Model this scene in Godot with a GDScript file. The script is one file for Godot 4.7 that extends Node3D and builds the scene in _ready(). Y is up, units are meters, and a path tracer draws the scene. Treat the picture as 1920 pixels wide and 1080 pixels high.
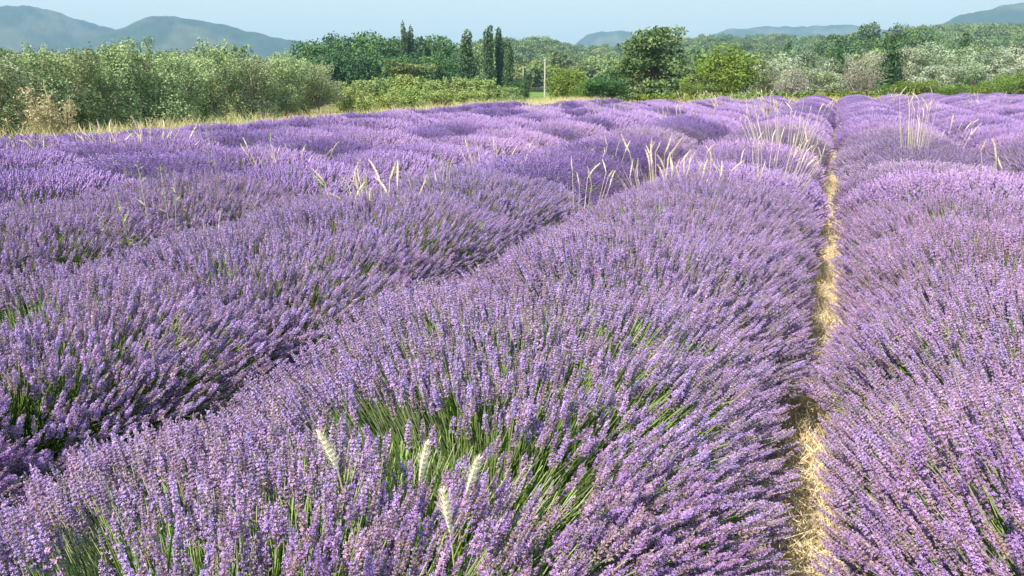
extends Node3D

# ------------------------------------------------------------------ mesh buffer
class Buf:
	var v := PackedVector3Array()
	var c := PackedColorArray()
	var i := PackedInt32Array()
	func tri(a: Vector3, b: Vector3, d: Vector3, col: Color) -> void:
		var n := v.size()
		v.append(a); v.append(b); v.append(d)
		c.append(col); c.append(col); c.append(col)
		i.append(n); i.append(n + 1); i.append(n + 2)
	func quad(a: Vector3, b: Vector3, d: Vector3, e: Vector3, col: Color, col2: Color) -> void:
		var n := v.size()
		v.append(a); v.append(b); v.append(d); v.append(e)
		c.append(col); c.append(col); c.append(col2); c.append(col2)
		i.append(n); i.append(n + 1); i.append(n + 2); i.append(n); i.append(n + 2); i.append(n + 3)
	# a tapering prism of n sides between two points
	func tube(a: Vector3, b: Vector3, ra: float, rb: float, n: int, ca: Color, cb: Color) -> void:
		var d := (b - a).normalized()
		var s := d.cross(Vector3.RIGHT if absf(d.x) < 0.8 else Vector3.UP).normalized()
		var t := d.cross(s)
		var k := v.size()
		for j in n:
			var w := s * cos(TAU * j / n) + t * sin(TAU * j / n)
			v.append(a + w * ra); c.append(ca)
			v.append(b + w * rb); c.append(cb)
		for j in n:
			var m := (j + 1) % n
			i.append(k + 2 * j); i.append(k + 2 * j + 1); i.append(k + 2 * m + 1)
			i.append(k + 2 * j); i.append(k + 2 * m + 1); i.append(k + 2 * m)
	# a bud: two three-sided cones base to base
	func bud(a: Vector3, d: Vector3, length: float, r: float, at: float, col: Color, tip: Color) -> void:
		var s := d.cross(Vector3(0.31, 0.17, 0.93)).normalized()
		var t := d.cross(s)
		var k := v.size()
		var m := a + d * length * at
		v.append(a); c.append(col)
		v.append(m + s * r); c.append(col)
		v.append(m + (t * 0.866 - s * 0.5) * r); c.append(col)
		v.append(m - (t * 0.866 + s * 0.5) * r); c.append(col)
		v.append(a + d * length); c.append(tip)
		for j in 3:
			var p := k + 1 + j
			var q := k + 1 + (j + 1) % 3
			i.append(k); i.append(p); i.append(q)
			i.append(k + 4); i.append(q); i.append(p)
	func done() -> ArrayMesh:
		var arr := []
		arr.resize(Mesh.ARRAY_MAX)
		arr[Mesh.ARRAY_VERTEX] = v
		arr[Mesh.ARRAY_COLOR] = c
		arr[Mesh.ARRAY_INDEX] = i
		var m := ArrayMesh.new()
		m.add_surface_from_arrays(Mesh.PRIMITIVE_TRIANGLES, arr)
		return m

# ------------------------------------------------------------------ globals
const EYE := 1.5            # camera height above the soil
const PITCH := 15.6         # degrees down
const LENS := 1397.0        # focal length, in pixels of a 1920 wide picture
const ROW_TURN := 22.9      # the rows run this many degrees right of the camera's axis
const ROW_GAP := 1.83
const PATH_X := 0.035

var rng := RandomNumberGenerator.new()
var soft := FastNoiseLite.new()
var counts := {}
var M := {}
var ALONG := Vector3(sin(deg_to_rad(22.9)), 0, -cos(deg_to_rad(22.9)))
var ACROSS := Vector3(cos(deg_to_rad(22.9)), 0, sin(deg_to_rad(22.9)))

func R(a: float, b: float) -> float:
	return rng.randf_range(a, b)

func numbered(called: String) -> String:
	if not counts.has(called):
		counts[called] = 0
		return called
	counts[called] += 1
	return "%s_%03d" % [called, counts[called]]

func tag(o: Node, label: String, category: String, group := "") -> void:
	o.set_meta("label", label)
	o.set_meta("category", category)
	if group != "":
		o.set_meta("group", group)

func thing(called: String, label: String, category: String, at: Vector3, turn := 0.0, group := "") -> Node3D:
	var o := Node3D.new()
	o.name = numbered(called)
	o.position = at
	o.rotation.y = turn
	tag(o, label, category, group)
	add_child(o)
	return o

func part(called: String, mesh: Mesh, mat: Material, parent: Node, stuff := false) -> MeshInstance3D:
	var o := MeshInstance3D.new()
	o.mesh = mesh
	o.material_override = mat
	o.name = numbered(called) if parent == self else called
	if stuff:
		o.set_meta("kind", "stuff")
	parent.add_child(o, true)
	return o

func many(called: String, mesh: Mesh, mat: Material, where: Array, tints: Array, parent: Node) -> MultiMeshInstance3D:
	var mm := MultiMesh.new()
	mm.transform_format = MultiMesh.TRANSFORM_3D
	mm.use_colors = true
	mm.mesh = mesh
	mm.instance_count = where.size()
	for k in where.size():
		mm.set_instance_transform(k, where[k])
		mm.set_instance_color(k, tints[k])
	var o := MultiMeshInstance3D.new()
	o.multimesh = mm
	o.material_override = mat
	o.name = numbered(called) if parent == self else called
	o.set_meta("kind", "stuff")
	parent.add_child(o, true)
	return o

func mat(rough: float, through := 0.0) -> StandardMaterial3D:
	var m := StandardMaterial3D.new()
	m.vertex_color_use_as_albedo = true
	m.roughness = rough
	m.metallic_specular = 0.3
	m.cull_mode = BaseMaterial3D.CULL_DISABLED
	if through > 0.0:
		m.backlight_enabled = true
		m.backlight = Color(through, through, through)
	return m

# the direction of a pixel of the 1920 x 1080 photograph
func ray(x: float, y: float) -> Vector3:
	return Vector3((x - 960.0) / LENS, (540.0 - y) / LENS, -1.0).rotated(Vector3.RIGHT, -deg_to_rad(PITCH))

# the point at that horizontal distance from the camera
func spot(x: float, y: float, dist: float) -> Vector3:
	var d := ray(x, y)
	return Vector3(0, EYE, 0) + d * (dist / Vector2(d.x, d.z).length())

func ground_y(x: float, z: float) -> float:
	var r := sqrt(x * x + z * z)
	var az := rad_to_deg(atan2(x, -z))
	var rise := lerpf(16.0, 40.0, smoothstep(-5, -2, az))
	rise = lerpf(rise, 29.0, smoothstep(2, 5, az))
	rise = lerpf(rise, 36.0, smoothstep(8, 14, az))
	rise = lerpf(rise, 45.0, smoothstep(24, 29, az))
	var h := -2.2 * smoothstep(50, 120, r) + rise * smoothstep(170, 950, r)
	h += soft.get_noise_2d(x * 0.25, z * 0.25) * 7.0 * smoothstep(200, 700, r)
	h += soft.get_noise_2d(x * 14.0, z * 14.0) * 0.03
	h = lerpf(h, 5.0, smoothstep(1100, 2200, r))
	return h

func row_point(x: float, along: float) -> Vector3:
	var p := ACROSS * x + ALONG * along
	p.y = ground_y(p.x, p.z)
	return p

func ordinal(n: int) -> String:
	var ones := ["", "first", "second", "third", "fourth", "fifth", "sixth", "seventh", "eighth", "ninth", "tenth", "eleventh", "twelfth", "thirteenth", "fourteenth", "fifteenth", "sixteenth", "seventeenth", "eighteenth", "nineteenth"]
	var tens := ["", "", "twenty", "thirty", "forty", "fifty", "sixty", "seventy"]
	var whole := ["", "", "twentieth", "thirtieth", "fortieth", "fiftieth", "sixtieth", "seventieth"]
	if n < 20:
		return ones[n]
	return whole[n / 10] if n % 10 == 0 else tens[n / 10] + "-" + ones[n % 10]

# ------------------------------------------------------------------ lavender
func calyx_color() -> Color:
	var k := rng.randf()
	return Color(0.35, 0.235, 0.415).lerp(Color(0.50, 0.39, 0.42), k) * R(0.8, 1.15)

func floret_color() -> Color:
	return Color(0.44, 0.265, 0.70).lerp(Color(0.68, 0.48, 0.84), rng.randf()) * R(0.9, 1.08)

func near_spike(open: float, brown: float) -> ArrayMesh:
	var b := Buf.new()
	var bow := R(-0.1, 0.1)
	var length := R(0.055, 0.085)
	var whorls := int(length / 0.0083)
	b.tube(Vector3(0, -0.004, 0), Vector3(0, length * 0.95, 0), 0.0012, 0.0007, 3, Color(0.2, 0.2, 0.12), Color(0.2, 0.14, 0.2))
	for w in whorls:
		var y := 0.0 if w == 0 else 0.008 + (length - 0.008) * (w - 0.2) / whorls
		var f := float(w) / whorls
		var wide := lerpf(1.0, 0.55, pow(f, 1.6))
		var n := 7 if w < whorls - 2 else 5
		for k in n:
			var a := TAU * (k + R(-0.2, 0.2)) / n + w * 0.5
			var d := Vector3(cos(a), R(0.45, 0.95) + f * 0.4, sin(a)).normalized()
			var cl := 0.0085 * wide * R(0.85, 1.15)
			var p := Vector3(bow * y * y / length, y + R(-0.0015, 0.0015), 0)
			b.bud(p, d, cl, 0.0024 * wide, 0.6, calyx_color().lerp(Color(0.42, 0.34, 0.27), brown * rng.randf()), calyx_color() * 1.15)
			if rng.randf() < open:
				var q := p + d * cl * 0.85
				var side := d.cross(Vector3(0.2, 0.9, 0.3)).normalized()
				var up := d.cross(side)
				var s := R(0.0026, 0.0042)
				var fc := floret_color()
				for l in 4:
					var t := TAU * (l + R(-0.2, 0.2)) / 4
					var o := side * cos(t) + up * sin(t)
					var o2 := side * cos(t + 0.9) + up * sin(t + 0.9)
					b.tri(q, q + (o * 1.0 + d * 0.6) * s, q + (o2 * 1.0 + d * 0.5) * s, fc * R(0.85, 1.1))
	b.bud(Vector3(0, length * 0.92, 0), Vector3.UP, 0.01, 0.0022, 0.4, calyx_color(), floret_color())
	return b.done()

# where the stems of one bush start and where their spikes end: [root, foot of the spike, direction]
# a bush is a stretch of the row: a rounded ridge whose ends sink a little
func bush_stems(n: int, seed_at: int, wide: float, deep: float, tall: float, holes: float, spread := 1.16) -> Array:
	var out := []
	var made := 0
	var tries := 0
	while made < n and tries < n * 3:
		tries += 1
		var s := R(-spread, spread)
		var t := deg_to_rad(R(-84.0, 84.0))
		var lump := soft.get_noise_3d(s * 80 + seed_at * 37.0, sin(t) * 90, cos(t) * 90)
		if soft.get_noise_3d(s * 150 + seed_at * 71.0, sin(t) * 150 + 50, cos(t) * 150) > 0.4 - holes * (0.5 + absf(s)):
			continue
		var k := 1.0 + lump * 0.15 + R(-0.13, 0.05)
		var fall := 1.0 - 0.085 * s * s - 0.03 * pow(s, 4.0)
		var tip := Vector3(wide * sin(t) * (1.0 - 0.06 * s * s) * k, 0.14 + (tall - 0.14) * pow(cos(t), 0.62) * fall * k, deep * s)
		var root := Vector3(tip.x * R(0.15, 0.45), R(0.05, 0.2), tip.z * R(0.5, 0.8))
		var d := ((tip - root).normalized() + Vector3(R(-0.17, 0.17), 0.2 + R(-0.1, 0.1), R(-0.17, 0.17))).normalized()
		out.append([root, tip - d * 0.07, d])
		made += 1
	return out

func stem_mesh(stems: Array, r: float, every: int) -> ArrayMesh:
	var b := Buf.new()
	for k in range(0, stems.size(), every):
		var s: Array = stems[k]
		var g := R(0.75, 1.25)
		var low := Color(0.16, 0.33, 0.035) * g
		var high := Color(0.27, 0.42, 0.11).lerp(Color(0.33, 0.31, 0.26), rng.randf()) * g
		var root: Vector3 = s[0]
		var foot: Vector3 = s[1]
		var d: Vector3 = s[2]
		var mid := root.lerp(foot, 0.55) + d * 0.0 + Vector3(R(-0.025, 0.025), R(0.0, 0.03), R(-0.025, 0.025))
		b.tube(root, mid, r, r * 0.9, 3, low, low.lerp(high, 0.5))
		b.tube(mid, foot + d * 0.004, r * 0.9, r * 0.7, 3, low.lerp(high, 0.5), high)
	return b.done()

func leaf_into(b: Buf, p: Vector3, d: Vector3, length: float, w: float, col: Color) -> void:
	var side := d.cross(Vector3(R(-1, 1), R(-0.3, 0.3), R(-1, 1))).normalized() * w
	var up := side.cross(d).normalized() * w * 0.6
	var mid := p + d * length * 0.5 + Vector3(0, length * 0.05, 0)
	var tip := p + d * length
	b.quad(p, mid + side, tip, mid - up, col, col * 1.2)
	b.quad(p, mid - side, tip, mid - up, col, col * 1.2)

func foliage_mesh(n: int, wide: float, deep: float, tall: float, w: float) -> ArrayMesh:
	var b := Buf.new()
	for k in n:
		var u := R(0.0, 1.0)
		var phi := R(0, TAU)
		var s := sqrt(1.0 - u * u)
		var q := R(0.35, 0.76)
		var p := Vector3(s * cos(phi) * wide * q, 0.03 + u * tall * q, s * sin(phi) * deep * q)
		var d := (Vector3(s * cos(phi), u + 0.35, s * sin(phi)) + Vector3(R(-0.3, 0.3), R(-0.2, 0.3), R(-0.3, 0.3))).normalized()
		var col := Color(0.14, 0.29, 0.025).lerp(Color(0.27, 0.41, 0.06), rng.randf()).lerp(Color(0.2, 0.26, 0.13), R(0, 0.5))
		leaf_into(b, p, d, R(0.10, 0.22), w * R(0.7, 1.2), col * R(0.7, 1.2))
	return b.done()

# a spike of a bush some metres away
func mid_spike(b: Buf, foot: Vector3, d: Vector3, length: float, r: float, bloom: float, parts: int) -> void:
	var tint := R(0.8, 1.2)
	for k in parts:
		var f := float(k) / parts
		var col := calyx_color().lerp(floret_color(), clampf(bloom + R(-0.35, 0.35), 0, 1)) * tint
		var lean := (d + Vector3(R(-0.25, 0.25), R(-0.2, 0.2), R(-0.25, 0.25))).normalized() if parts > 1 else d
		b.bud(foot + d * length * f, lean, length / parts * (1.45 if parts > 1 else 1.0), r * lerpf(1.0, 0.7, f) * R(0.85, 1.15), 0.5, col, col * 1.1)

var spikes := []
var spike_mats := []

func build_lavender() -> void:
	for k in 14:
		spikes.append(near_spike([0.5, 0.6, 0.25, 0.7, 0.4, 0.1, 0.55][k % 7], [0.2, 0.5, 0.9, 0.1, 0.4, 1.0, 0.3][k % 7]))
	# plan the bushes
	var plan := []
	for row in range(-6, 8):
		if row == 0:
			continue
		var x0 := PATH_X + (row + 0.5 if row < 0 else row - 0.5) * ROW_GAP
		var along := -0.75 if row != -1 else -0.75
		var end := 41.5 + 1.5 * x0
		if row == -6:
			end = 24.0
		var nth := 0
		while along < end:
			var step := R(1.12, 1.38)
			if row == -1 and along < 3.0:
				step = 1.42
			var x := x0 + R(-0.05, 0.05)
			var p := row_point(x, along)
			var dist := Vector2(p.x, p.z).length()
			var az := absf(rad_to_deg(atan2(p.x, -p.z)))
			if (az < 37.0 + 60.0 / maxf(dist, 1.0)) and dist > 0.3:
				nth += 1
				plan.append({"row": row, "nth": nth, "p": p, "dist": dist, "step": step, "along": along, "x": x})
			along += step
	plan.sort_custom(func(a, b): return a.dist < b.dist)
	# shared meshes for the bushes farther off
	var mid_flowers := []
	var mid_green := []
	var far_meshes := []
	for k in 5:
		var st := bush_stems(4000, 100 + k, 0.92, 0.65, 0.76, 0.02 + 0.05 * (k % 3))
		var b := Buf.new()
		for s in st:
			mid_spike(b, s[1], s[2], R(0.05, 0.08), 0.008, 0.45, 3)
		mid_flowers.append(b.done())
		var g := Buf.new()
		var sm := stem_mesh(st, 0.0019, 2)
		mid_green.append(sm)
		var fb := Buf.new()
		var st2 := bush_stems(2600, 200 + k, 0.92, 0.65, 0.76, 0.02)
		for j in st2.size():
			var s: Array = st2[j]
			mid_spike(fb, s[1], s[2], R(0.07, 0.1), 0.0108, 0.42, 1)
			if j % 2 == 0:
				fb.tube(s[0], s[1], 0.003, 0.0025, 3, Color(0.18, 0.24, 0.08), Color(0.33, 0.30, 0.25))
		far_meshes.append(fb.done())
	var leaves := [foliage_mesh(1700, 0.86, 0.75, 0.74, 0.003), foliage_mesh(1700, 0.86, 0.75, 0.74, 0.003)]
	var rest := []
	var rest_tints := []
	for at in plan.size():
		var q: Dictionary = plan[at]
		var side := "left" if q.row < 0 else "right"
		var label := "lavender bush, %s from the near end, %s row %s of the straw path" % [ordinal(q.nth), ordinal(absi(q.row)), side]
		var size := 1.0 + soft.get_noise_2d(q.p.x * 22.0, q.p.z * 22.0) * 0.08 + R(-0.025, 0.025)
		var deep: float = 0.52 * q.step
		var turn := -deg_to_rad(ROW_TURN)
		# the bloom of each bush: some are greyer, some deeper violet
		var tone := soft.get_noise_2d(q.p.x * 9.0 + 300, q.p.z * 9.0)
		if q.dist < 6.3:
			var t := thing("lavender_bush", label, "lavender bush", q.p, turn, "lavender bushes planted in rows")
			var st := bush_stems(5600, at, ((0.89 if q.dist < 3.2 else 0.86) if absi(q.row) == 1 else 0.93) * R(0.97, 1.03), deep, 0.78 * size, R(0.0, 0.07))
			part("flower_stems", stem_mesh(st, 0.0015, 1), M.stem, t, true)
			part("leaves", foliage_mesh(2800, 0.9, deep * 1.15, 0.78 * size, 0.0032), M.leaf, t, true)
			if q.row == -1:
				var kept := []
				for e in st:
					var w: float = q.along - e[1].z
					var wx: float = q.x + e[1].x
					if absf(w - 1.42) < 0.17 * (1.0 - 0.4 * rng.randf()) and wx > -1.2 and wx < -0.42 and rng.randf() < 0.85:
						continue
					kept.append(e)
				st = kept
				if absf(q.along - 2.09) < 0.3:
					var gb := Buf.new()
					for k in 380:
						var u := R(-1.2, -0.5)
						var lean := (u + 0.95) * 0.9
						var foot := Vector3(u * 0.75 - 0.2 - q.x, 0.1, q.along - 1.42 + R(-0.17, 0.17))
						var dd := Vector3(lean + R(-0.15, 0.15), 1.0, R(-0.2, 0.2)).normalized()
						leaf_into(gb, foot, dd, R(0.36, 0.56) * (1.0 if u < -0.7 else 0.72), R(0.0025, 0.004), Color(0.14, 0.30, 0.02).lerp(Color(0.30, 0.46, 0.06), rng.randf()))
					part("green_shoots", gb.done(), M.leaf, t, true)
			var own := []
			var basis := Basis(Vector3.UP, turn)
			if q.dist < 2.8:
				# the spikes that show largest are parts of their own
				var rated := []
				for k in st.size():
					var w: Vector3 = basis * (st[k][1] + st[k][2] * 0.04) + q.p
					var c := (w - Vector3(0, EYE, 0)).rotated(Vector3.RIGHT, deg_to_rad(PITCH))
					if c.z < -0.2 and absf(c.x / c.z) < 0.70 and absf(c.y / c.z) < 0.40:
						var outward: float = Vector3(st[k][1].x, st[k][1].y, st[k][1].z).length()
						rated.append([w.distance_to(Vector3(0, EYE, 0)) - outward * 0.9, k])
				rated.sort_custom(func(a, b): return a[0] < b[0])
				for k in mini(300, rated.size()):
					own.append(rated[k][1])
			var own_set := {}
			for k in own:
				own_set[k] = true
			var where := []
			var tints := []
			for v in spikes.size():
				where.append([])
				tints.append([])
			for k in st.size():
				var d: Vector3 = st[k][2]
				var s := d.cross(Vector3(R(-1, 1), 0.1, R(-1, 1))).normalized()
				var z := R(0.74, 1.14)
				var tf := Transform3D(Basis(s * z, d * z * R(0.9, 1.15), s.cross(d) * z), st[k][1])
				if own_set.has(k):
					var o := part("flower_spike", spikes[rng.randi() % spikes.size()], spike_mats[rng.randi() % spike_mats.size()], t)
					o.transform = tf
				else:
					var v := rng.randi() % spikes.size()
					where[v].append(tf)
					var g := R(0.8, 1.2)
					var warm := R(-0.07, 0.07) + tone * 0.1
					tints[v].append(Color(g * (1.0 + warm), g, g * (1.0 - warm)))
			for v in spikes.size():
				many("flower_spikes", spikes[v], M.flower, where[v], tints[v], t)
			continue
		var scale := Vector3(R(0.96, 1.05) * (0.95 if absi(q.row) == 1 else 1.0), size, q.step / 1.25)
		if rng.randf() < 0.5:
			turn += PI
		var basis2 := Basis(Vector3.UP, turn).scaled_local(scale)
		var fm: Material = M.flower_far
		if tone > 0.12 and q.dist < 14.0:
			fm = M.flower_grey
		elif tone < -0.1 or q.dist > 14.0:
			fm = M.flower_deep
		if q.dist < 15.0:
			var t := thing("lavender_bush", label, "lavender bush", q.p, 0.0, "lavender bushes planted in rows")
			t.transform = Transform3D(basis2, q.p)
			var v := rng.randi() % 5
			part("flower_spikes", mid_flowers[v], fm, t, true)
			part("flower_stems", mid_green[v], M.stem, t, true)
			part("leaves", leaves[rng.randi() % 2], M.leaf, t, true)
		elif at < 300:
			var o := part("lavender_bush", far_meshes[rng.randi() % 5], fm, self)
			o.transform = Transform3D(basis2, q.p)
			tag(o, label, "lavender bush", "lavender bushes planted in rows")
		else:
			rest.append(Transform3D(basis2, q.p))
			rest_tints.append(Color(1, 1, 1) * R(0.9, 1.1))
	print("bushes ", plan.size(), " stuff ", rest.size())
	if rest.size():
		var o := many("far_lavender", far_meshes[0], M.flower_deep, rest, rest_tints, self)
		tag(o, "violet lavender at the far end of the field below the trees", "lavender")

# ------------------------------------------------------------------ trees
func lobe_leaves(b: Buf, lobes: Array, n: int, size: float, pal: Array, long := 1.6, shell := 0.7) -> void:
	var total := 0.0
	for l in lobes:
		total += pow(l[1].x * l[1].y * l[1].z, 0.667)
	for l in lobes:
		var m := int(n * pow(l[1].x * l[1].y * l[1].z, 0.667) / total)
		var tone := rng.randf()
		for k in m:
			var d := Vector3(R(-1, 1), R(-1, 1), R(-1, 1))
			if d.length() < 0.05:
				continue
			d = d.normalized()
			var q := R(shell, 1.0)
			if rng.randf() < 0.12:
				q = R(1.0, 1.18)
			var p: Vector3 = l[0] + Vector3(d.x * l[1].x, d.y * l[1].y, d.z * l[1].z) * q
			var nrm := (d * 0.7 + Vector3(R(-1, 1), R(-0.6, 1), R(-1, 1))).normalized()
			var s := nrm.cross(Vector3(R(-1, 1), R(-1, 1), R(-1, 1))).normalized()
			var t := nrm.cross(s)
			var w := size * R(0.5, 1.25)
			var h := w * long
			var f := clampf(tone * 0.7 + rng.randf() * 0.35, 0, 0.999) * (pal.size() - 1)
			var col: Color = (pal[int(f)] as Color).lerp(pal[mini(int(f) + 1, pal.size() - 1)], f - int(f)) * R(0.85, 1.15)
			b.quad(p - t * h * 0.5, p + s * w * 0.5 + nrm * w * 0.12, p + t * h * 0.5, p - s * w * 0.5 + nrm * w * 0.12, col, col)

func crown_lobes(shape: String, h: float, w: float, low: float) -> Array:
	var lobes := []
	var r := w * 0.5
	if shape == "column":
		var n := 16
		for k in n:
			var f := (k + 0.5) / n
			var rr := r * pow(sin(PI * clampf(0.14 + f * 0.78, 0, 1)), 0.6) * 0.9
			lobes.append([Vector3(R(-0.25, 0.25) * r, low + (h - low) * f * 0.97, R(-0.25, 0.25) * r), Vector3(rr, (h - low) / n * 1.7, rr) * R(0.85, 1.1)])
	elif shape == "umbrella":
		for k in 16:
			var a := R(0, TAU)
			var q := sqrt(rng.randf()) * 0.85
			var f := R(0.0, 1.0)
			lobes.append([Vector3(cos(a) * q * r, lerpf(low, h * 0.93, 1.0 - (1.0 - f) * q), sin(a) * q * r), Vector3(r * 0.3, h * 0.06, r * 0.3) * R(0.8, 1.3)])
	elif shape == "loose":
		for k in 75:
			var f := pow(rng.randf(), 1.15)
			var rr := r * lerpf(1.0, 0.4, pow(f, 1.2))
			var a := R(0, TAU)
			var q := sqrt(rng.randf()) * 0.9
			lobes.append([Vector3(cos(a) * q * rr, low + (h * 0.92 - low) * f, sin(a) * q * rr), Vector3(r * 0.24, h * 0.085, r * 0.24) * R(0.7, 1.3)])
	elif shape == "shoots":
		for k in 16:
			var a := R(0, TAU)
			var q := sqrt(rng.randf()) * 0.72
			var f := rng.randf()
			lobes.append([Vector3(cos(a) * q * r, low + (h * 0.78 - low) * f, sin(a) * q * r), Vector3(r * 0.36, h * 0.17, r * 0.36) * R(0.8, 1.2)])
		for k in 14:
			var a := R(0, TAU)
			var q := sqrt(rng.randf()) * 0.75
			lobes.append([Vector3(cos(a) * q * r, h * R(0.74, 0.9) - q * h * 0.1, sin(a) * q * r), Vector3(r * 0.11, h * R(0.09, 0.16), r * 0.11)])
	elif shape == "clumps":
		for k in 30:
			var d := Vector3(R(-1, 1), R(-1, 1), R(-1, 1)).normalized() * pow(rng.randf(), 0.3)
			lobes.append([Vector3(d.x * r * 0.85, lerpf(low, h, 0.5) + d.y * (h - low) * 0.42, d.z * r * 0.85), Vector3(r * 0.28, (h - low) * 0.115, r * 0.28) * R(0.75, 1.25)])
	else:
		for k in 22:
			var d := Vector3(R(-1, 1), R(-1, 1), R(-1, 1)).normalized() * pow(rng.randf(), 0.4)
			lobes.append([Vector3(d.x * r * 0.84, lerpf(low, h, 0.48) + d.y * (h - low) * 0.4, d.z * r * 0.84), Vector3(r * 0.36, (h - low) * 0.17, r * 0.36) * R(0.75, 1.25)])
	return lobes

func trunk_mesh(h: float, r: float, low: float, lobes: Array, bark: Color) -> ArrayMesh:
	var b := Buf.new()
	var p := Vector3(0, -0.15, 0)
	var rr := r * 1.3
	var steps := 5
	for k in steps:
		var f := float(k + 1) / steps
		var q := Vector3(R(-0.5, 0.5) * r, low * 1.1 * f, R(-0.5, 0.5) * r) if low > 0.3 else Vector3(R(-0.5, 0.5) * r, h * 0.4 * f, R(-0.5, 0.5) * r)
		var r2 := r * lerpf(1.0, 0.7, f)
		b.tube(p, q, rr, r2, 7, bark * R(0.85, 1.1), bark * R(0.85, 1.1))
		p = q
		rr = r2
	for l in lobes:
		var end: Vector3 = l[0]
		var mid := p.lerp(end, 0.5) + Vector3(R(-0.3, 0.3), R(0, 0.6), R(-0.3, 0.3)) * r * 2.0
		b.tube(p, mid, r * 0.5, r * 0.3, 4, bark, bark * 0.9)
		b.tube(mid, end, r * 0.3, r * 0.12, 4, bark * 0.9, bark * 0.8)
	return b.done()

var species := {}

func add_species(key: String, shape: String, h: float, w: float, low: float, leaves: int, size: float, pal: Array, bark: Color, trunk: float, variants: int, long := 1.6, shell := 0.7) -> void:
	var list := []
	for k in variants:
		var lobes := crown_lobes(shape, h, w, low)
		var b := Buf.new()
		lobe_leaves(b, lobes, leaves, size, pal, long, shell)
		list.append([b.done(), trunk_mesh(h, trunk, low, lobes, bark)])
	species[key] = {"h": h, "w": w, "list": list}

# a tree whose top stands at the pixel (x, top) of the photograph, at a distance in metres
func tree(key: String, called: String, label: String, category: String, x: float, top: float, width: float, dist: float, group := "") -> Node3D:
	var sp: Dictionary = species[key]
	var p := spot(x, top, dist)
	var g := ground_y(p.x, p.z)
	var h := p.y - g
	var w := width / LENS * dist * 0.97
	var t := thing(called, label, category, Vector3(p.x, g, p.z), R(0, TAU), group)
	t.scale = Vector3(w / sp.w, h / sp.h, w / sp.w)
	var pick: Array = sp.list[rng.randi() % sp.list.size()]
	part("trunk", pick[1], M.bark, t)
	part("crown", pick[0], M.crowns[0 if key == "big" else rng.randi() % 4], t)
	return t

# a bare or withered shrub: twigs that fork
func twig_mesh(h: float, w: float, col: Color, n: int, thick: float) -> ArrayMesh:
	var b := Buf.new()
	for k in n:
		var a := R(0, TAU)
		var q := sqrt(rng.randf())
		var p := Vector3(0, 0, 0)
		var end := Vector3(cos(a) * q * w * 0.45, h * R(0.45, 0.95) * (1.05 - 0.4 * q * q), sin(a) * q * w * 0.45)
		var mid := end * 0.5 + Vector3(R(-0.08, 0.08) * w, -h * 0.02, R(-0.08, 0.08) * w)
		var cc := col * R(0.75, 1.2)
		b.tube(p, mid, thick, thick * 0.5, 4, cc * 0.7, cc)
		b.tube(mid, end, thick * 0.5, thick * 0.2, 3, cc, cc)
		for j in 10:
			var s := mid.lerp(end, R(0.0, 1.0))
			var e := s + Vector3(R(-1, 1), R(-0.3, 1), R(-1, 1)) * w * 0.1
			b.tube(s, e, thick * 0.22, thick * 0.1, 3, cc, cc * 1.1)
			for l in 3:
				var s2 := s.lerp(e, R(0.3, 1.0))
				b.tube(s2, s2 + Vector3(R(-1, 1), R(-0.3, 1), R(-1, 1)) * w * 0.045, thick * 0.13, thick * 0.08, 3, cc * 1.1, cc * 1.2)
	return b.done()

func shrub_bare(called: String, label: String, x: float, top: float, width: float, dist: float, col: Color, n: int, leaves := 1500) -> void:
	var p := spot(x, top, dist)
	var g := ground_y(p.x, p.z)
	var t := thing(called, label, "shrub", Vector3(p.x, g, p.z))
	var h := p.y - g
	var w := width / LENS * dist
	part("branches", twig_mesh(h, w, col, n, w * 0.018), M.bark, t)
	var b := Buf.new()
	var lobes := []
	for k in 9:
		var a := R(0, TAU)
		var q := sqrt(rng.randf()) * 0.7
		lobes.append([Vector3(cos(a) * q * w * 0.5, h * R(0.4, 0.85), sin(a) * q * w * 0.5), Vector3(w * 0.17, h * 0.13, w * 0.17)])
	lobe_leaves(b, lobes, leaves, w * 0.022, [col * 0.75, col, col * 1.25], 2.0, 0.3)
	part("dry_leaves", b.done(), M.crown, t)

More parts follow.
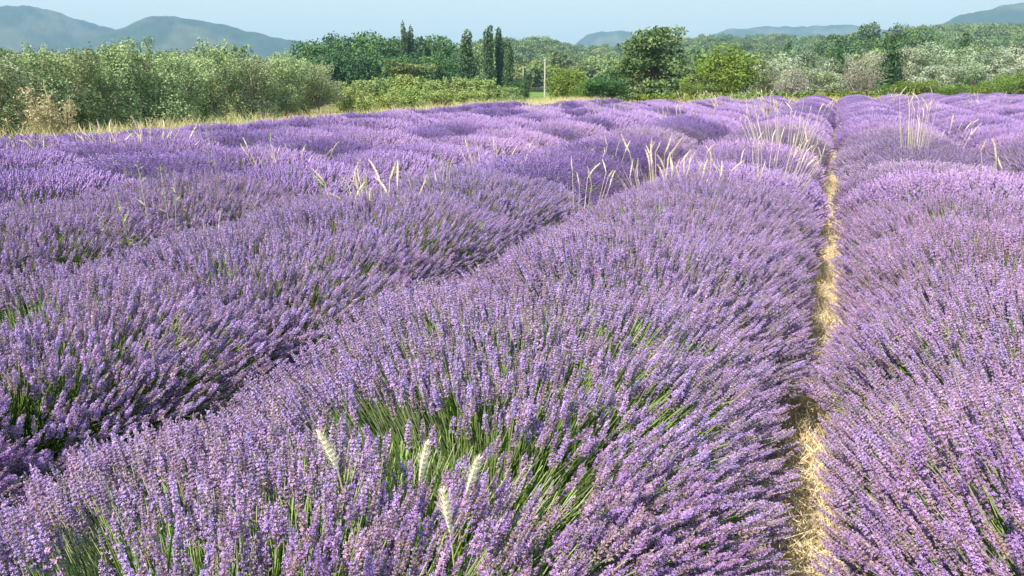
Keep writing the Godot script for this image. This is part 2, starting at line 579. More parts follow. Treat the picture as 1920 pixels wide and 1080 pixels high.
func build_trees() -> void:
	var brown := Color(0.2, 0.16, 0.11)
	var grey := Color(0.32, 0.28, 0.22)
	add_species("oak", "shoots", 3.0, 2.4, 0.5, 11500, 0.05, [Color(0.16, 0.21, 0.13), Color(0.27, 0.33, 0.19), Color(0.40, 0.46, 0.26), Color(0.50, 0.55, 0.33)], grey, 0.065, 5)
	add_species("young", "shoots", 2.4, 2.2, 0.2, 6000, 0.07, [Color(0.217, 0.300, 0.110), Color(0.333, 0.416, 0.155), Color(0.451, 0.500, 0.221)], brown, 0.05, 4)
	add_species("wood", "round", 11.0, 9.0, 1.8, 4200, 0.36, [Color(0.052, 0.112, 0.052), Color(0.094, 0.186, 0.070), Color(0.158, 0.278, 0.094)], brown, 0.25, 5, 1.3)
	add_species("hillwood", "round", 11.0, 9.0, 1.8, 4200, 0.36, [Color(0.075, 0.125, 0.045), Color(0.12, 0.19, 0.065), Color(0.18, 0.26, 0.09)], brown, 0.25, 3, 1.3)
	add_species("lombardy", "column", 11.0, 2.4, 0.8, 3800, 0.22, [Color(0.056, 0.104, 0.058), Color(0.096, 0.160, 0.079), Color(0.160, 0.224, 0.104)], brown, 0.16, 3, 2.0)
	add_species("cedar", "umbrella", 5.0, 5.0, 2.6, 2600, 0.14, [Color(0.090, 0.135, 0.060), Color(0.180, 0.240, 0.105), Color(0.270, 0.330, 0.150)], brown, 0.14, 1, 2.2, 0.4)
	add_species("big", "loose", 6.2, 6.0, 0.1, 8500, 0.16, [Color(0.06, 0.11, 0.05), Color(0.105, 0.175, 0.07), Color(0.155, 0.235, 0.09), Color(0.23, 0.30, 0.145)], brown, 0.14, 1, 1.7, 0.55)
	add_species("lime", "round", 4.0, 4.6, 0.2, 5500, 0.11, [Color(0.12, 0.17, 0.035), Color(0.20, 0.26, 0.05), Color(0.31, 0.35, 0.085)], brown, 0.09, 3)
	add_species("leafy", "round", 4.0, 4.6, 0.2, 5500, 0.11, [Color(0.09, 0.155, 0.035), Color(0.16, 0.24, 0.055), Color(0.26, 0.34, 0.085)], brown, 0.09, 3)
	add_species("silver", "clumps", 5.0, 4.2, 0.3, 6500, 0.11, [Color(0.095, 0.145, 0.085), Color(0.2, 0.26, 0.16), Color(0.43, 0.48, 0.36), Color(0.64, 0.67, 0.54)], grey, 0.1, 5, 1.4)
	add_species("conifer", "column", 4.0, 1.4, 0.1, 2400, 0.1, [Color(0.036, 0.090, 0.051), Color(0.072, 0.144, 0.070), Color(0.108, 0.198, 0.094)], brown, 0.08, 2, 2.0)
	# the oaks along the left edge of the field
	var oaks := [[-55, 100, 165, 19.5], [25, 88, 140, 21], [100, 80, 140, 22], [178, 104, 135, 23], [250, 78, 145, 24], [325, 92, 120, 25.5], [392, 80, 130, 27], [465, 96, 115, 28.5], [528, 100, 105, 30], [592, 112, 95, 31.5]]
	for k in oaks.size():
		var o: Array = oaks[k]
		tree("oak", "oak_tree", "small grey-green oak, %s from the left in the front line along the field" % ordinal(k + 1), "tree", o[0], o[1] - 8 + [0, -8, 4, 18, -10, 8, -6, 12, 0, 6][k], o[2], o[3], "small oaks along the left edge of the field")
	var back := [[-20, 80, 150, 25], [60, 78, 150, 26], [140, 80, 150, 27], [215, 66, 130, 28], [290, 80, 140, 29], [360, 72, 130, 31], [430, 80, 130, 33], [500, 90, 120, 35], [560, 100, 110, 37]]
	for k in back.size():
		var o: Array = back[k]
		tree("oak", "oak_tree", "small oak, %s from the left, half hidden behind the front line of oaks" % ordinal(k + 1), "tree", o[0], o[1] + 14, o[2], o[3], "small oaks behind the front line")
	shrub_bare("withered_shrub", "withered tan shrub standing before the oaks at the far left", 85, 150, 96, 18.0, Color(0.46, 0.40, 0.25), 40, 1700)
	# the young trees in the middle
	var young := [[655, 150, 75, 36], [705, 142, 85, 38], [755, 134, 85, 40], [808, 146, 80, 39], [850, 140, 85, 42], [900, 142, 85, 44], [942, 158, 70, 44], [680, 168, 60, 32], [830, 165, 80, 36], [960, 172, 60, 40], [770, 160, 70, 35], [725, 165, 70, 34], [885, 165, 70, 38]]
	for k in young.size():
		var o: Array = young[k]
		var front: bool = k > 6 and k != 9
		tree("young", "young_tree", "yellow-green young tree topping out near the dark wood, %s placed from left to right" % ordinal(k + 1) if not front else "low yellow-green bush before the young trees, %s of the low ones" % ordinal(k - 5), "tree", o[0], o[1], o[2], o[3], "young trees in front of the dark wood")
	# the dark wood
	var wood := [[585, 71, 83, 140], [615, 59, 83, 150], [650, 51, 93, 155], [690, 53, 88, 150], [728, 61, 88, 145], [765, 59, 93, 150], [805, 61, 88, 150], [842, 67, 83, 146], [868, 77, 68, 142], [600, 93, 83, 125], [640, 86, 88, 128], [685, 88, 88, 126], [730, 94, 88, 124], [780, 90, 88, 126], [825, 94, 83, 124], [858, 102, 68, 122]]
	for k in wood.size():
		var o: Array = wood[k]
		tree("wood", "wood_tree", "dark round tree of the wood, %s from the left, %s" % [ordinal(k + 1) if k < 9 else ordinal(k - 8), "its top against the sky" if k < 9 else "in the lower front line"], "tree", o[0], o[1], o[2], o[3], "trees of the dark wood")
	var lom := [[756, 46, 17, 138, "slim twin-topped poplar rising out of the dark wood, its taller spire"], [769, 54, 20, 139, "slim poplar rising out of the dark wood, right beside the taller spire"], [874, 61, 32, 112, "dark columnar poplar standing alone at the right end of the wood"], [916, 53, 26, 110, "tallest of three columnar poplars standing close together"], [936, 57, 24, 112, "middle poplar of three columnar poplars standing close together"], [953, 76, 22, 106, "lowest of three columnar poplars, on their right side"]]
	for o in lom:
		tree("lombardy", "poplar_tree", o[4], "tree", o[0], o[1], o[2], o[3], "columnar poplars")
	tree("cedar", "cedar_tree", "flat-topped spreading cedar in front of the dark wood", "tree", 770, 111, 110, 66)
	for o in [[986, 140, 22, 62, "small dark conifer beside the bright green meadow"], [968, 150, 20, 58, "smaller dark conifer below the three columnar poplars"]]:
		tree("conifer", "conifer_tree", o[4], "tree", o[0], o[1], o[2], o[3])
	# the middle and right
	tree("big", "large_tree", "large loose dark green tree, tallest above the far field edge", "tree", 1232, 46, 175, 58)
	tree("leafy", "round_tree", "round bright green tree standing right of the meadow", "tree", 1062, 122, 96, 44)
	tree("lime", "yellow_green_tree", "broad yellow-green tree right of the large dark tree", "tree", 1362, 77, 145, 50)
	tree("lime", "yellow_bush", "small yellow bush between the large dark tree and the yellow-green tree", "bush", 1300, 143, 56, 43)
	var low := [[1110, 140, 70, 52, "wood", "blue-green low tree between the round tree and the large tree"], [1150, 146, 70, 54, "wood", "blue-green low tree touching the left side of the large tree"], [1175, 122, 80, 64, "wood", "blue-green tree standing behind the left side of the large tree"]]
	for o in low:
		tree("wood", "hedge_tree", o[5], "tree", o[0], o[1], o[2], o[3])
	var silver := [[1442, 100, 75, 56], [1478, 84, 75, 62], [1520, 92, 75, 60], [1556, 96, 65, 63], [1592, 82, 60, 66], [1650, 84, 55, 64], [1715, 78, 70, 64], [1752, 73, 75, 66], [1795, 77, 75, 62], [1836, 80, 70, 65], [1868, 82, 75, 62], [1908, 88, 75, 60], [1950, 92, 70, 62], [1500, 122, 80, 52], [1556, 130, 70, 53], [1770, 115, 80, 56], [1830, 115, 80, 57]]
	for k in silver.size():
		var o: Array = silver[k]
		tree("silver", "silver_poplar", ("silver-leaved poplar with pale tops, %s from the left" % ordinal(k + 1)) if k < 13 else ("lower silver-leaved poplar in front of the tall ones, %s from the left" % ordinal(k - 12)), "tree", o[0], o[1], o[2], o[3], "silver poplars at the far right")
	for o in [[1676, 66, 34, 62, "dark conifer column among the silver poplars, right of the grey shrub"], [1812, 66, 26, 66, "slim dark conifer among the silver poplars near the right edge"], [1574, 84, 24, 64, "slim dark conifer left of the grey shrub"], [1480, 78, 22, 72, "dark conifer tip above the leftmost silver poplars"]]:
		tree("conifer", "conifer_tree", o[4], "tree", o[0], o[1], o[2], o[3])
	shrub_bare("bare_shrub", "bare pinkish-grey shrub in front of the leftmost silver poplars", 1488, 122, 72, 49, Color(0.33, 0.32, 0.28), 50, 1000)
	shrub_bare("bare_shrub", "tall bare grey-brown shrub beside the dark conifer column", 1628, 88, 78, 52, Color(0.34, 0.32, 0.26), 60, 900)
	var bright := [[1700, 145, 60, 52], [1745, 147, 60, 51], [1790, 153, 48, 50], [1880, 135, 60, 54], [1920, 129, 64, 52], [1420, 165, 48, 47], [1665, 157, 48, 50], [1840, 149, 48, 52]]
	for k in bright.size():
		var o: Array = bright[k]
		tree("leafy", "green_bush", "bright green bush at the foot of the silver poplars, %s" % ["left of the paired ones", "between two bright neighbours", "lowest of all", "beside the rightmost", "rightmost", "leftmost", "next to the tall grey shrub", "under the slim dark conifer"][k], "bush", o[0], o[1], o[2], o[3], "bright bushes at the far field edge")
	# big trees on the wooded rise at the right
	var rise := [[1560, 62, 70, 300], [1600, 50, 75, 300], [1640, 40, 85, 300], [1680, 42, 85, 300], [1722, 48, 80, 300], [1755, 60, 70, 300], [1540, 72, 70, 280], [1590, 70, 80, 270], [1650, 64, 80, 265], [1710, 68, 80, 265]]
	for k in rise.size():
		var o: Array = rise[k]
		tree("hillwood", "hill_tree", "large green tree on the wooded rise above the silver poplars, %s counted there" % ordinal(k + 1), "tree", o[0], o[1], o[2], o[3], "trees on the wooded rise")

func build_forest() -> void:
	var pal := [Color(0.08, 0.13, 0.05), Color(0.15, 0.22, 0.08), Color(0.24, 0.31, 0.11)]
	for v in 3:
		var b := Buf.new()
		lobe_leaves(b, crown_lobes("round", 9.0, 9.0, 0.6), 650, 0.75, pal, 1.3, 0.6)
		var mesh := b.done()
		var where := []
		var tints := []
		while where.size() < 2600:
			var r := sqrt(R(175.0 * 175.0, 1050.0 * 1050.0))
			var az := deg_to_rad(R(-42, 42))
			var x := sin(az) * r
			var z := -cos(az) * r
			if r < 210 and absf(rad_to_deg(az) - 3.0) < 5.0:
				continue
			if soft.get_noise_2d(x * 0.5, z * 0.5) > 0.45:
				continue
			var s := R(0.6, 1.25)
			where.append(Transform3D(Basis(Vector3.UP, R(0, TAU)).scaled_local(Vector3(s, s * R(0.8, 1.25), s)), Vector3(x, ground_y(x, z), z)))
			var g := R(0.6, 1.4)
			var y := soft.get_noise_2d(x * 0.8 + 90, z * 0.8) * 0.5 + R(-0.15, 0.25)
			tints.append(Color(g * (1 + y * 0.7), g * (1 + y * 0.3), g))
		var o := many("forest", mesh, M.crown, where, tints, self)
		tag(o, ["mixed green forest covering the slopes behind the field", "forest trees scattered over the same distant slopes", "forest trees filling in the distant wooded slopes"][v], "forest")

# ------------------------------------------------------------------ hills
func hill(label: String, dist: float, depth: float, profile: Array, foot: float, col: Color) -> void:
	var b := Buf.new()
	var cols := 320
	var rows := 56
	var x0: float = profile[0][0]
	var x1: float = profile[-1][0]
	for j in rows + 1:
		for k in cols + 1:
			var f := float(k) / cols
			var x := lerpf(x0, x1, f)
			var y: float = profile[-1][1]
			for n in profile.size() - 1:
				if x >= profile[n][0] and x <= profile[n + 1][0]:
					var t: float = (x - profile[n][0]) / (profile[n + 1][0] - profile[n][0])
					y = lerpf(profile[n][1], profile[n + 1][1], t * t * (3 - 2 * t) * 0.5 + t * 0.5)
			var top := spot(x, y, dist)
			var g := float(j) / rows * 2.0 - 1.0
			var out := Vector3(top.x, 0, top.z).normalized()
			var p := Vector3(top.x, 0, top.z) + out * depth * g
			var h := (top.y - foot) * pow(cos(g * PI * 0.5), 1.15)
			var n2 := soft.get_noise_2d(p.x * 0.09, p.z * 0.09) * 0.10 + soft.get_noise_2d(p.x * 0.3, p.z * 0.3) * 0.035
			h *= 1.0 + n2 * (1.0 - pow(1.0 - absf(g), 6.0) * 0.6)
			h += soft.get_noise_2d(p.x * 1.7, p.z * 1.7) * 8.0 * dist / 5000.0 + soft.get_noise_2d(p.x * 3.0, p.z * 3.0) * 4.0 * dist / 5000.0
			b.v.append(Vector3(p.x, foot + h, p.z))
			var c := soft.get_noise_2d(p.x * 0.4 + 50, p.z * 0.4)
			b.c.append(col.lerp(Color(0.11, 0.12, 0.075), clampf(c * 2.2, 0, 0.8)) * (1.0 + soft.get_noise_2d(p.x * 2.0, p.z * 2.0) * 0.5))
	for j in rows:
		for k in cols:
			var a := j * (cols + 1) + k
			b.i.append_array([a, a + 1, a + cols + 2, a, a + cols + 2, a + cols + 1])
	var st := SurfaceTool.new()
	st.create_from(b.done(), 0)
	st.generate_normals()
	var o := part("hill", st.commit(), M.hill, self)
	o.set_meta("kind", "structure")
	tag(o, label, "hill")

# ------------------------------------------------------------------ grasses
func plume_mesh(length: float, r: float, col: Color, curl := 0.3) -> ArrayMesh:
	var b := Buf.new()
	var bend := R(-curl, curl) * length
	for k in 9:
		var f := k / 9.0
		var p := Vector3(bend * f * f, length * f, 0)
		b.bud(p, Vector3(bend * 0.2, length, 0).normalized(), length / 9.0 * 1.7, r * 0.8 * sin(PI * clampf(f * 0.85 + 0.15, 0, 1)), 0.5, col * R(0.8, 1.1), col * R(0.9, 1.15))
	for k in 240:
		var f := rng.randf()
		var p := Vector3(bend * f * f, length * f, 0)
		var a := R(0, TAU)
		var d := Vector3(cos(a), R(1.0, 2.4), sin(a)).normalized()
		var s := d.cross(Vector3.UP).normalized() * r * 0.09
		var e := p + d * r * R(1.2, 3.0) * (0.45 + 0.55 * sin(PI * clampf(f, 0, 1)))
		b.tri(p - s, p + s, e, col * R(0.8, 1.2))
	return b.done()

func tuft_blades(n: int, h: float, spread: float, w: float, c0: Color, c1: Color) -> ArrayMesh:
	var b := Buf.new()
	for k in n:
		var a := R(0, TAU)
		var p := Vector3(cos(a), 0, sin(a)) * spread * 0.35 * sqrt(rng.randf())
		var lean := Vector3(cos(a + R(-1, 1)), 0, sin(a + R(-1, 1))) * spread * R(0.1, 0.8)
		var hh := h * R(0.45, 1.0)
		var m := p + lean * 0.35 + Vector3(0, hh * 0.6, 0)
		var e := p + lean + Vector3(0, hh, 0)
		var col := c0.lerp(c1, rng.randf()) * R(0.8, 1.15)
		b.tube(p, m, w, w * 0.8, 3, col * 0.9, col)
		b.tube(m, e, w * 0.8, w * 0.2, 3, col, col * 1.1)
	return b.done()

var plumes := []
var plumes_near := []

# a tuft of dry grass: stalks that end in pale seed heads
func plume_tuft(label: String, x: float, dist: float, tall: float, n: int, spread: float, scale: float, lean: Vector3, green: float, called := "dry_grass_tuft") -> void:
	var p := spot(x, 300, dist)
	p.y = ground_y(p.x, p.z)
	var t := thing(called, label, "grass tuft", p)
	var b := Buf.new()
	var straw := Color(0.68, 0.60, 0.43).lerp(Color(0.3, 0.4, 0.12), green)
	for k in n:
		var a := R(0, TAU)
		var q := sqrt(rng.randf())
		var foot := Vector3(cos(a), 0, sin(a)) * spread * 0.3 * q
		var head := foot + Vector3(cos(a), 0, sin(a)) * spread * 0.7 * q + Vector3(0, tall * R(0.72, 1.0), 0) + lean * R(0.5, 1.2)
		var mid := foot.lerp(head, 0.5) + Vector3(0, tall * 0.06, 0)
		var d := ((head - mid).normalized() + Vector3(R(-0.5, 0.5), 0, R(-0.5, 0.5)) + lean * 0.5).normalized()
		b.tube(foot, mid, 0.0028, 0.0024, 3, straw * 0.9, straw)
		b.tube(mid, head, 0.0024, 0.0018, 3, straw, straw * 1.1)
		var s := d.cross(Vector3(R(-1, 1), 0.1, R(-1, 1))).normalized()
		var z := scale * R(0.7, 1.25)
		var h := part("seed_head", plumes[rng.randi() % plumes.size()], M.plume if rng.randf() > green else M.plume_green, t)
		h.transform = Transform3D(Basis(s * z, d * z, s.cross(d) * z), head - d * 0.01)
	part("stalks", b.done(), M.straw, t, true)
	part("blades", tuft_blades(n * (2 if tall > 1.15 else 4), tall * 0.9, spread * 1.2, 0.0021, straw, straw.lerp(Color(0.4, 0.42, 0.2), 0.4)), M.straw, t, true)

func leafy_weed(label: String, x: float, dist: float, tall: float, col: Color, top: Color, n: int) -> void:
	var p := spot(x, 300, dist)
	p.y = ground_y(p.x, p.z)
	var t := thing("tall_weed", label, "weed", p)
	var b := Buf.new()
	var l := Buf.new()
	for k in n:
		var foot := Vector3(R(-0.04, 0.04), 0, R(-0.04, 0.04)) * n
		var head := foot + Vector3(R(-0.1, 0.1), tall * R(0.7, 1.0), R(-0.1, 0.1))
		b.tube(foot, head, 0.005, 0.0025, 4, col, top)
		for j in 26:
			var f := R(0.3, 1.0)
			var q := foot.lerp(head, f)
			var a := R(0, TAU)
			leaf_into(l, q, Vector3(cos(a), R(0.3, 1.4), sin(a)).normalized(), R(0.03, 0.09) * (1.3 - f * 0.6), 0.007, col.lerp(top, f) * R(0.8, 1.2))
	part("stem", b.done(), M.straw, t)
	part("leaves", l.done(), M.leaf, t, true)

func build_grasses() -> void:
	for k in 5:
		plumes.append(plume_mesh(R(0.10, 0.16), 0.0095, Color(0.90, 0.80, 0.62)))
	# four pale heads among the nearest lavender
	for k in 4:
		plumes_near.append(plume_mesh(0.09, 0.0115, Color(0.98, 0.9, 0.7), 0.1))
	var near := [[613, 836, 1.32, 0.80, -0.30, "pale dry grass head leaning left, leftmost of the four heads close by"], [795, 858, 1.29, 0.78, 0.20, "short pale dry grass head before the green lavender stems, second from left"], [888, 885, 1.27, 0.77, 0.28, "pale dry grass head leaning right, rightmost of the four heads close by"], [836, 950, 1.14, 0.77, -0.12, "pale dry grass head lowest in the nearest lavender, curved left"]]
	for o in near:
		var c := spot(o[0], o[1], o[2])
		var d := Vector3(o[4], 1.0, 0.1).normalized()
		var root := Vector3(c.x - d.x * 0.5, 0, c.z)
		var t := thing("dry_grass_stalk", o[5], "grass stalk", root)
		var b := Buf.new()
		b.tube(Vector3.ZERO, c - root - d * 0.055, 0.002, 0.0015, 4, Color(0.5, 0.42, 0.22), Color(0.6, 0.52, 0.3))
		part("stalk", b.done(), M.straw, t)
		var h := part("seed_head", plumes_near[rng.randi() % 4], M.plume, t)
		var s := d.cross(Vector3(0, 0.2, 1)).normalized()
		h.transform = Transform3D(Basis(s, d, s.cross(d)), c - root - d * 0.06)
	var rt := Vector3(0.14, -0.02, 0.02)
	var no := Vector3.ZERO
	plume_tuft("white-plumed dry grass tuft behind the hump of the second lavender row", 700, 5.3, 0.84, 26, 0.42, 1.1, no, 0.15)
	plume_tuft("thick cream-plumed grass tuft in the second row, widest in the middle field", 1245, 6.7, 0.93, 26, 0.40, 1.15, no, 0.0)
	plume_tuft("cream grass plumes leaning right over the dark furrow", 1300, 6.4, 0.8, 8, 0.22, 1.25, rt, 0.0)
	plume_tuft("few white grass plumes left of the thick cream tuft", 1090, 6.0, 0.84, 7, 0.22, 0.95, rt * 0.4, 0.0)
	plume_tuft("thin white grass plumes behind the white-plumed tuft, further right", 930, 7.6, 0.9, 13, 0.4, 0.9, no, 0.1)
	plume_tuft("tall thin grass tuft with scattered plumes in the first row", 1440, 7.0, 1.02, 26, 0.55, 0.8, no, 0.1)
	plume_tuft("tall tawny grass tuft high above the first row, near the path", 1470, 10.0, 1.25, 34, 0.55, 0.8, Vector3(-0.08, 0, 0), 0.05)
	plume_tuft("tallest pale grass with thick stems in the row right of the path", 1715, 9.6, 1.36, 18, 0.22, 0.8, Vector3(-0.05, 0, 0), 0.0)
	plume_tuft("small white plumes right of the tallest pale grass", 1762, 11.5, 1.0, 7, 0.25, 1.2, rt, 0.0)
	plume_tuft("few white plumes near the right edge of the field view", 1890, 7.4, 0.92, 4, 0.2, 1.1, -rt, 0.0)
	plume_tuft("wide cream grass tuft at the left rim of the field before the oaks", 262, 11.2, 0.88, 34, 0.75, 1.3, no, 0.0)
	plume_tuft("low cream grass tuft below the withered shrub", 150, 11.8, 0.72, 24, 0.7, 1.2, no, 0.0)
	plume_tuft("second low cream grass tuft at the far left rim", 40, 10.6, 0.74, 12, 0.5, 1.1, no, 0.0)
	plume_tuft("faint greyish grass tuft right of the wide cream tuft", 540, 8.2, 0.84, 20, 0.5, 0.8, no, 0.35)
	plume_tuft("green and white grass tuft right of the white-plumed tuft", 812, 5.9, 0.86, 12, 0.2, 0.8, no, 0.7)
	plume_tuft("single pale grass plume leaning over the third row at left", 362, 4.3, 0.8, 2, 0.05, 0.7, rt * 0.5, 0.0)
	plume_tuft("dark and white specked plumes left of the thick cream tuft, farther back", 1128, 8.6, 0.86, 8, 0.25, 0.9, rt * 0.4, 0.1)
	plume_tuft("pale pinkish grass patch near the far field edge below the yellow-green tree", 1362, 27, 1.1, 50, 1.0, 1.0, no, 0.0)
	plume_tuft("scattered white plumes in the field below the large dark tree", 1270, 18, 0.95, 26, 0.8, 0.95, no, 0.1)
	plume_tuft("greenish grass patch in the far field below the low blue-green trees", 1142, 19, 0.95, 24, 0.6, 0.9, no, 0.6)
	plume_tuft("pale grass patch at the far field edge below the tall grey shrub", 1660, 34, 1.1, 36, 0.9, 1.1, no, 0.0)
	plume_tuft("pale grass patch at far right below the slim dark conifer", 1842, 30, 1.0, 24, 0.8, 1.0, no, 0.0)
	plume_tuft("pale grass patch behind the tall tawny tuft", 1440, 24, 1.15, 40, 0.9, 1.0, no, 0.0)
	plume_tuft("pale grass patch at the field edge under the small yellow bush", 1292, 29, 1.05, 36, 0.8, 1.0, no, 0.0)
	plume_tuft("faint tawny grass patch in the far field right of the meadow", 1015, 21, 0.98, 24, 0.6, 0.9, no, 0.2)
	leafy_weed("tall pale stalk weed standing in the third row at left", 287, 5.2, 1.12, Color(0.3, 0.32, 0.2), Color(0.5, 0.46, 0.4), 3)
	leafy_weed("bright green weed in the third row at left", 222, 4.9, 0.92, Color(0.25, 0.33, 0.1), Color(0.42, 0.45, 0.22), 2)
	leafy_weed("thin tall whitish weed in the middle of the left rows", 390, 8.5, 1.1, Color(0.36, 0.36, 0.28), Color(0.5, 0.46, 0.42), 2)
	leafy_weed("tall yellow weed at the far left rim before the oaks", 42, 10.2, 1.12, Color(0.5, 0.47, 0.3), Color(0.6, 0.5, 0.22), 3)
	# straw on the path between the rows and between the neighbouring rows
	var bits := Buf.new()
	for k in 26:
		var a := R(0, TAU)
		var d := Vector3(cos(a), R(-0.1, 0.4), sin(a)).normalized()
		var p := Vector3(R(-0.07, 0.07), R(0.0, 0.03), R(-0.07, 0.07))
		var col := Color(0.86, 0.75, 0.52).lerp(Color(0.52, 0.42, 0.26), rng.randf()) * R(0.8, 1.2)
		bits.tube(p, p + d * R(0.04, 0.12), 0.002, 0.0013, 3, col, col * 1.1)
	var where := []
	var tints := []
	while where.size() < 9000:
		var row := 0 if rng.randf() < 0.8 else rng.randi_range(-4, 3)
		var along := 0.5 + pow(rng.randf(), 1.4) * 22.0
		var p := row_point(PATH_X + row * ROW_GAP + R(-0.21, 0.21), along)
		p.y += 0.005
		where.append(Transform3D(Basis(Vector3.UP, R(0, TAU)).scaled_local(Vector3.ONE * R(0.7, 1.3)), p))
		tints.append(Color(1, 1, 1) * R(0.75, 1.15))
	var straw := many("straw", bits.done(), M.straw, where, tints, self)
	tag(straw, "pale dry straw lying along the paths between the lavender rows", "straw")
	# short upright straw tussocks in the path
	where = []
	tints = []
	for k in 420:
		var p := row_point(PATH_X + R(-0.16, 0.16), 1.2 + pow(rng.randf(), 1.2) * 14.0)
		where.append(Transform3D(Basis(Vector3.UP, R(0, TAU)).scaled_local(Vector3(1, R(0.5, 1.1), 1)), p))
		tints.append(Color(1, 1, 1) * R(0.8, 1.1))
	var tus := many("dry_grass", tuft_blades(34, 0.2, 0.26, 0.0018, Color(0.86, 0.76, 0.55), Color(0.68, 0.56, 0.37)), M.straw, where, tints, self)
	tag(tus, "short dry straw-coloured grass growing along the path", "grass")
	# stones and clods on the path
	where = []
	tints = []
	var sb := Buf.new()
	sb.bud(Vector3(0, -0.5, 0), Vector3(0.2, 1, 0.1).normalized(), 1.0, 0.6, 0.45, Color(0.6, 0.54, 0.44), Color(0.64, 0.58, 0.48))
	sb.bud(Vector3(0.1, -0.45, 0.1), Vector3(-0.3, 1, 0.3).normalized(), 0.95, 0.55, 0.55, Color(0.58, 0.52, 0.43), Color(0.62, 0.56, 0.46))
	for k in 1600:
		var p := row_point(PATH_X + R(-0.3, 0.3), 0.6 + pow(rng.randf(), 1.4) * 16.0)
		var z := R(0.008, 0.03) if rng.randf() < 0.85 else R(0.03, 0.055)
		where.append(Transform3D(Basis(Vector3.UP, R(0, TAU)).scaled_local(Vector3(z, z * 0.6, z * 0.8)), p))
		tints.append(Color(1, 1, 1) * R(0.6, 1.1))
	var peb := many("pebbles", sb.done(), M.straw, where, tints, self)
	tag(peb, "small pale stones and clods lying on the straw path", "pebbles")
	# dry grass round the field
	where = []
	tints = []
	while where.size() < 3600:
		var p: Vector3
		if rng.randf() < 0.55:
			p = row_point(-10.9 - absf(rng.randfn(0, 1.0)) * 2.2, R(3, 40))
		else:
			var x := R(-12, 18)
			p = row_point(x, 42.8 + 1.5 * x + absf(rng.randfn(0, 1)) * 2.5)
		where.append(Transform3D(Basis(Vector3.UP, R(0, TAU)).scaled_local(Vector3.ONE * R(0.6, 1.2)), p))
		var g := R(0.8, 1.15)
		var green := 0.4 if rng.randf() < 0.35 else 0.0
		tints.append(Color(g * (1 - green * 0.55), g * (1 - green * 0.05), g * (1 - green * 0.3)))
	var dry := many("dry_grass", tuft_blades(26, 0.62, 0.45, 0.006, Color(0.74, 0.6, 0.32), Color(0.6, 0.5, 0.28)), M.straw, where, tints, self)
	tag(dry, "strip of tall dry yellow grass along the edges of the lavender field", "grass")
	# green growth below the trees at the far edge
	where = []
	tints = []
	while where.size() < 900:
		var x := R(-9, 26)
		var p := row_point(x, 46.0 + 1.5 * x * 0.8 + R(0, 9))
		where.append(Transform3D(Basis(Vector3.UP, R(0, TAU)).scaled_local(Vector3.ONE * R(0.6, 1.5)), p))
		var g := R(0.8, 1.2)
		tints.append(Color(g * R(0.8, 1.5), g * 1.1, g * 0.8))
	var lb := Buf.new()
	lobe_leaves(lb, crown_lobes("round", 0.65, 1.2, 0.0), 320, 0.09, [Color(0.07, 0.125, 0.03), Color(0.12, 0.19, 0.05), Color(0.17, 0.23, 0.06)], 1.8, 0.4)
	var und := many("undergrowth", lb.done(), M.crown, where, tints, self)
	tag(und, "low green undergrowth along the foot of the far trees", "undergrowth")

